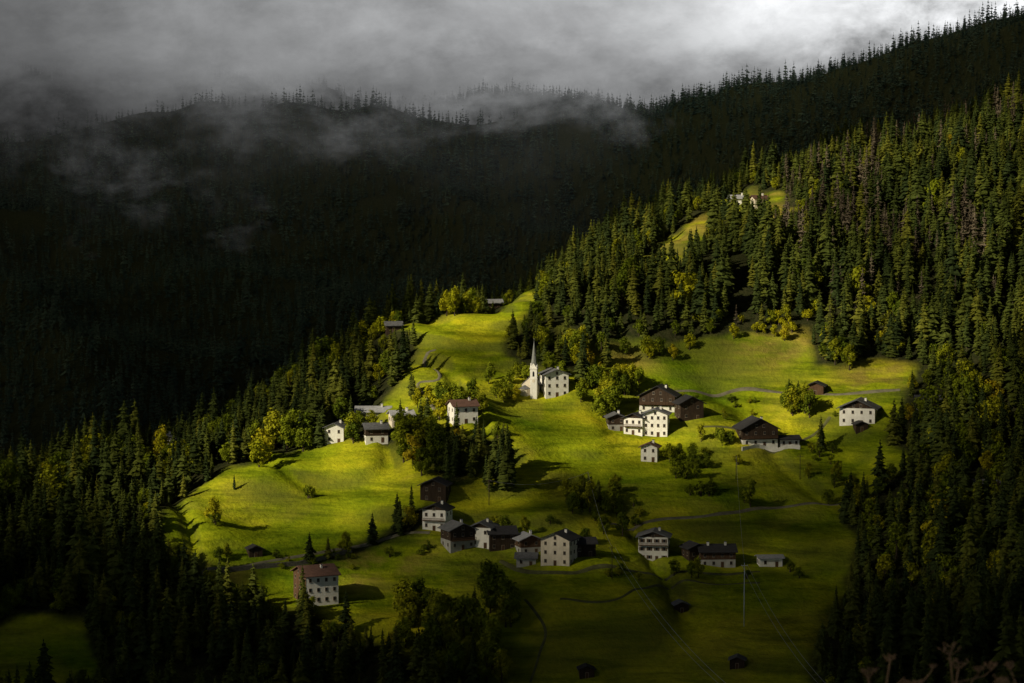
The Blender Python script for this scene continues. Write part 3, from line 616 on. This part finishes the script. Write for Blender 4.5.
# ------------------------------------------------------------ forests
HO=np.array(HOUSES)
def clear(x,y):
    ok=np.ones(len(x),bool)
    for hx,hy,r in HO: ok&=((x-hx)**2+(y-hy)**2>(r+2.5)**2)
    ok&=~((np.abs(x-HO[-2][0])<5)&(y>HO[-2][1]-60)&(y<HO[-2][1]))
    return ok
def grid(y0,y1,sp,fx=0.275):
    X,Y=np.meshgrid(np.arange(-fx*y1,fx*y1,sp),np.arange(y0,y1,sp)); X=X.ravel()+rng.uniform(-.48,.48,X.size)*sp; Y=Y.ravel()+rng.uniform(-.48,.48,Y.size)*sp
    k=np.abs(X)<fx*Y; return X[k],Y[k]
EXPL=[]
def clump(kind,u0,u1,v0,v1,n,s0,s1):
    for _ in range(n):
        u=random.uniform(u0,u1); v=random.uniform(v0,v1); x,y,z=survey(u,v)
        if any((x-hx)**2+(y-hy)**2<(r*0.8)**2 or (abs(x-hx)<5 and 0<hy-y<r+9) for hx,hy,r in HOUSES): continue
        EXPL.append((kind,x,y,random.uniform(s0,s1)))
clump('yel',258,272,464,470,2,1.2,1.5); clump('dec',200,330,442,456,18,1.0,1.5); clump('con',236,335,436,448,5,.6,.9); clump('yel',150,250,458,480,4,.9,1.2)
clump('dec',120,200,470,495,8,1.0,1.4); clump('dec',330,350,436,444,3,1.,1.2)
clump('bush',214,216,524,526,1,1.4,1.5); clump('yel',213,216,523,526,1,1.0,1.1); clump('bush',308,313,499,502,3,1.1,1.4); clump('con',234,237,490,492,1,.35,.4)
clump('con',438,512,462,494,22,.7,1.05); clump('con',488,508,470,480,5,1.,1.2); clump('dec',396,440,448,480,15,1.1,1.5); clump('yel',398,425,450,470,4,1.1,1.4)
clump('con',404,416,392,400,2,.5,.7); clump('dec',436,488,398,414,13,.75,1.05); clump('yel',400,440,408,425,4,.6,.9); clump('dec',345,400,436,446,5,.8,1.1)
clump('dec',485,530,374,386,7,.6,.9); clump('yel',514,523,401,405,3,.6,.8); clump('dec',496,512,396,404,5,.7,.95); clump('dec',574,584,398,404,3,.7,.9); clump('dec',545,565,370,378,4,.6,.8)
clump('con',576,592,378,386,5,.6,.85); clump('con',604,614,362,368,3,.7,.9); clump('yel',575,590,365,372,3,.8,1.1)
clump('dec',592,614,408,420,8,1.0,1.35); clump('yel',600,650,382,392,6,.7,1.0); clump('dec',590,640,385,400,10,.8,1.15)
clump('dec',566,618,490,518,15,.6,1.0); clump('bush',540,640,500,530,10,.8,1.3); clump('con',575,600,500,515,3,.4,.6)
clump('dec',784,812,410,420,9,.9,1.25); clump('con',820,830,447,453,2,.5,.7); clump('con',785,800,408,415,2,.6,.8); clump('dec',835,850,362,372,4,.7,1.0)
clump('dec',742,752,505,510,2,.7,.9); clump('bush',680,720,490,500,6,.9,1.4); clump('dec',664,712,460,480,9,.6,.95); clump('dec',700,730,440,452,4,.5,.7)
clump('dec',480,515,600,615,5,1.0,1.4); clump('con',400,500,625,683,6,.6,.9); clump('dec',400,515,612,690,28,1.0,1.5)
clump('yel',445,458,312,317,4,.9,1.1); clump('dec',462,484,304,312,5,.8,1.0); clump('yel',350,400,326,336,9,.8,1.1)
clump('dec',530,660,352,366,12,.8,1.1); clump('yel',560,700,350,362,6,.6,.9); clump('con',820,905,355,362,9,.8,1.1)
clump('bush',350,520,548,562,10,.7,1.2); clump('bush',600,800,572,582,8,.7,1.1); clump('dec',660,700,572,578,3,.6,.8); clump('dec',470,640,535,543,7,.6,.9)
clump('bush',700,850,452,474,12,.6,1.1); clump('bush',680,800,400,408,6,.6,1.0); clump('dec',180,230,556,575,4,.5,.7); clump('bush',240,360,558,575,10,.5,.9)
clump('yel',700,800,330,345,5,.5,.8); clump('yelbush',740,810,318,335,8,.8,1.4); clump('dec',800,860,480,510,6,.5,.8)
clump('dec',935,1005,430,470,9,1.0,1.4); clump('bush',720,880,405,440,7,.5,.9)
for k,x,y,s in EXPL: place_tree(x,y,k,s,random.random()*6.28,random.randrange(30))
ncon=sum(1 for e in EXPL if e[0]=='con')
X,Y=grid(600,1620,5.8); mdv=mead(X,Y); a_=HA(X,Y); b_=HB(X,Y)
k=(mdv<-2.0)&clear(X,Y)&((a_>b_-3)|(Y<1000))
op_=vn(X/26,Y/34,60); k&=(op_>-0.76)
X,Y=X[k],Y[k]; Z=H(X,Y); md_=mead(X,Y)
sc=np.clip(rng.normal(.86,.27,len(X))*(1+.3*vn(X/28,Y/28,64)),.3,1.45)*(1-.15*sstep(1150,1400,Y)); sc*=np.where(md_>-12,0.8,1.0)
rot=rng.uniform(0,6.28,len(X)); idx=rng.integers(0,6,len(X))
U0,V0=proj(X,Y,Z); rr=rng.random(len(X)); patch=vn(X/50,Y/50,62)
pl=np.where(md_>-16,0.30,0.012)+np.where((U0<420)&(V0>370)&(V0<520),0.5,0)*(patch>.0)+np.where((U0>620)&(V0>290)&(V0<400),0.08,0)+np.where((U0>880)&(V0>380),.3,0)*(patch>.0)
leaf=rr<pl; idx=np.where(leaf,np.where(rng.random(len(X))<0.12,8,rng.integers(6,8,len(X))),idx)
bare=(~leaf)&(U0>720)&(V0<340)&(rng.random(len(X))<0.07+0.55*(vn(X/35,Y/35,63)>0.25)); idx=np.where(bare,9,idx)
sc=np.where(leaf,np.maximum(sc,.75)*np.where(md_>-16,.95,1.2),sc)
u,v=proj(X,Y,Z+18*sc); inf=(u>0)&(u<1024)&(v<675)&(v>0)&(idx<6)
size=np.where(inf,sc/Y,0); order=np.argsort(-size); nind=300-ncon; ind=order[:nind]
for i in ind: 
    place_tree(float(X[i]),float(Y[i]),'con',float(sc[i]),float(rot[i]),int(idx[i]))
keep=np.ones(len(X),bool); keep[ind]=False
def forest(name,X,Y,Z,sc,rot,idx,coll,label):
    me=bpy.data.meshes.new(name); me.vertices.add(len(X)); me.vertices.foreach_set('co',np.c_[X,Y,Z-0.3].ravel())
    for nm,ty,val in (('tscale','FLOAT',sc.astype(np.float32)),('trot','FLOAT',rot.astype(np.float32)),('tkind','INT',idx.astype(np.int32))):
        a=me.attributes.new(nm,ty,'POINT'); a.data.foreach_set('value',val)
    o=obj(name,me,kind='stuff',label=label,cat='forest')
    ng=bpy.data.node_groups.new(name,'GeometryNodeTree'); ng.interface.new_socket('Geometry',in_out='INPUT',socket_type='NodeSocketGeometry'); ng.interface.new_socket('Geometry',in_out='OUTPUT',socket_type='NodeSocketGeometry')
    gi=ng.nodes.new('NodeGroupInput'); go=ng.nodes.new('NodeGroupOutput'); ip=ng.nodes.new('GeometryNodeInstanceOnPoints'); ci=ng.nodes.new('GeometryNodeCollectionInfo')
    ci.inputs['Collection'].default_value=coll; ci.inputs['Separate Children'].default_value=True; ci.inputs['Reset Children'].default_value=True
    def na(nm,ty):
        n=ng.nodes.new('GeometryNodeInputNamedAttribute'); n.data_type=ty; n.inputs['Name'].default_value=nm
        return [s for s in n.outputs if s.enabled and s.name=='Attribute'][0]
    cx=ng.nodes.new('ShaderNodeCombineXYZ'); er=ng.nodes.new('FunctionNodeEulerToRotation')
    L=ng.links.new; L(na('trot','FLOAT'),cx.inputs[2]); L(cx.outputs[0],er.inputs[0]); L(er.outputs[0],ip.inputs['Rotation'])
    L(na('tscale','FLOAT'),ip.inputs['Scale']); L(na('tkind','INT'),ip.inputs['Instance Index']); ip.inputs['Pick Instance'].default_value=True
    L(gi.outputs[0],ip.inputs['Points']); L(ci.outputs[0],ip.inputs['Instance']); L(ip.outputs[0],go.inputs[0])
    mo=o.modifiers.new('trees','NODES'); mo.node_group=ng
forest('forest',X[keep],Y[keep],Z[keep],sc[keep],rot[keep],idx[keep],protos,'dense spruce forest covering the near hillside')
X,Y=grid(1380,3050,7.8,0.265); a_=HA(X,Y); b_=HB(X,Y); k=(b_>a_-3)&(vn(X/60,Y/80,61)>-0.82); X,Y=X[k],Y[k]; Z=H(X,Y)
forest('far_forest',X,Y,Z,np.clip(rng.normal(.62,.22,len(X))*(1+.25*vn(X/50,Y/50,65)),.25,1.2),rng.uniform(0,6.28,len(X)),rng.integers(0,4,len(X)),protosB,'dark spruce forest covering the far mountain')
# ------------------------------------------------------------ dry plants near the viewpoint
def umbel(u,v,d,ux,hgt):
    x,y,z=wp(u,v,d); zg=h1(x,y); e=obj('dry_plant',None,loc=(x,y,zg),label='dried brown umbel seed head on a thin stalk',cat='dry plant',group='dry plants by the viewpoint')
    mb=MB(); pr=Vector((0,0,-.05)); hh=z-zg
    for k in range(1,11):
        t=k/10; p=Vector((ux*t*t*2,0.02*math.sin(t*4),hh*t)); mb.cone(pr,p,.0036-.0018*t,.0034-.0018*t,6); pr=p
    tips=[(pr,hgt)]
    for k in range(5):
        t=.80+.04*k; b=Vector((ux*t*t*2,0,hh*t)); sgn=-1 if k%2 else 1
        q=b+Vector((sgn*random.uniform(.03,.09),random.uniform(-.04,.04),random.uniform(.01,.05))); r2=q+Vector((sgn*.015,0,random.uniform(.01,.04))); mb.cone(b,q,.0018,.0013,5); mb.cone(q,r2,.0013,.0009,5); tips.append((r2,hgt*random.uniform(.3,.55)))
    obj('stalk',mb.data('stalk',[M['dry']]),parent=e)
    for c,hg in tips:
        mb=MB()
        for k in range(9):
            a=k*2.4+hg*99; r=hg*math.sqrt((k+.5)/9)*random.uniform(.7,1.1); q=Vector((math.cos(a)*r,math.sin(a)*r,hg*random.uniform(.4,.8))); mb.cone((0,0,0),q,.001,.0007,4)
            for j in range(2):
                o=Vector((random.uniform(-1,1),random.uniform(-1,1),random.uniform(0,1)))*.006; mb.cone(q,q+o,.0008,.0018,5)
        obj('seed_head',mb.data('seed_head',[M['dry']]),parent=e,loc=c)
for a in ((905,668,4.6,.05,.022),(935,676,4.2,-.06,.02),(965,656,4.4,.07,.03),(998,654,4.8,-.05,.03),(1016,638,4.5,.05,.03),(838,660,4.7,.05,.012),(988,672,4.1,.08,.03)): umbel(*a)
# ------------------------------------------------------------ camera
cam=bpy.data.cameras.new('camera'); co=bpy.data.objects.new('camera',cam); COL.objects.link(co); co.location=(0,0,0); co.rotation_euler=(math.pi/2+PITCH,0,0)
cam.sensor_width=36; cam.lens=18/math.tan(math.radians(12)); cam.clip_start=0.1; cam.clip_end=20000
cam.dof.use_dof=True; cam.dof.focus_distance=1000; cam.dof.aperture_fstop=13
scene.camera=co
scene.view_settings.view_transform='Standard'; scene.view_settings.look='None'; scene.view_settings.exposure=0
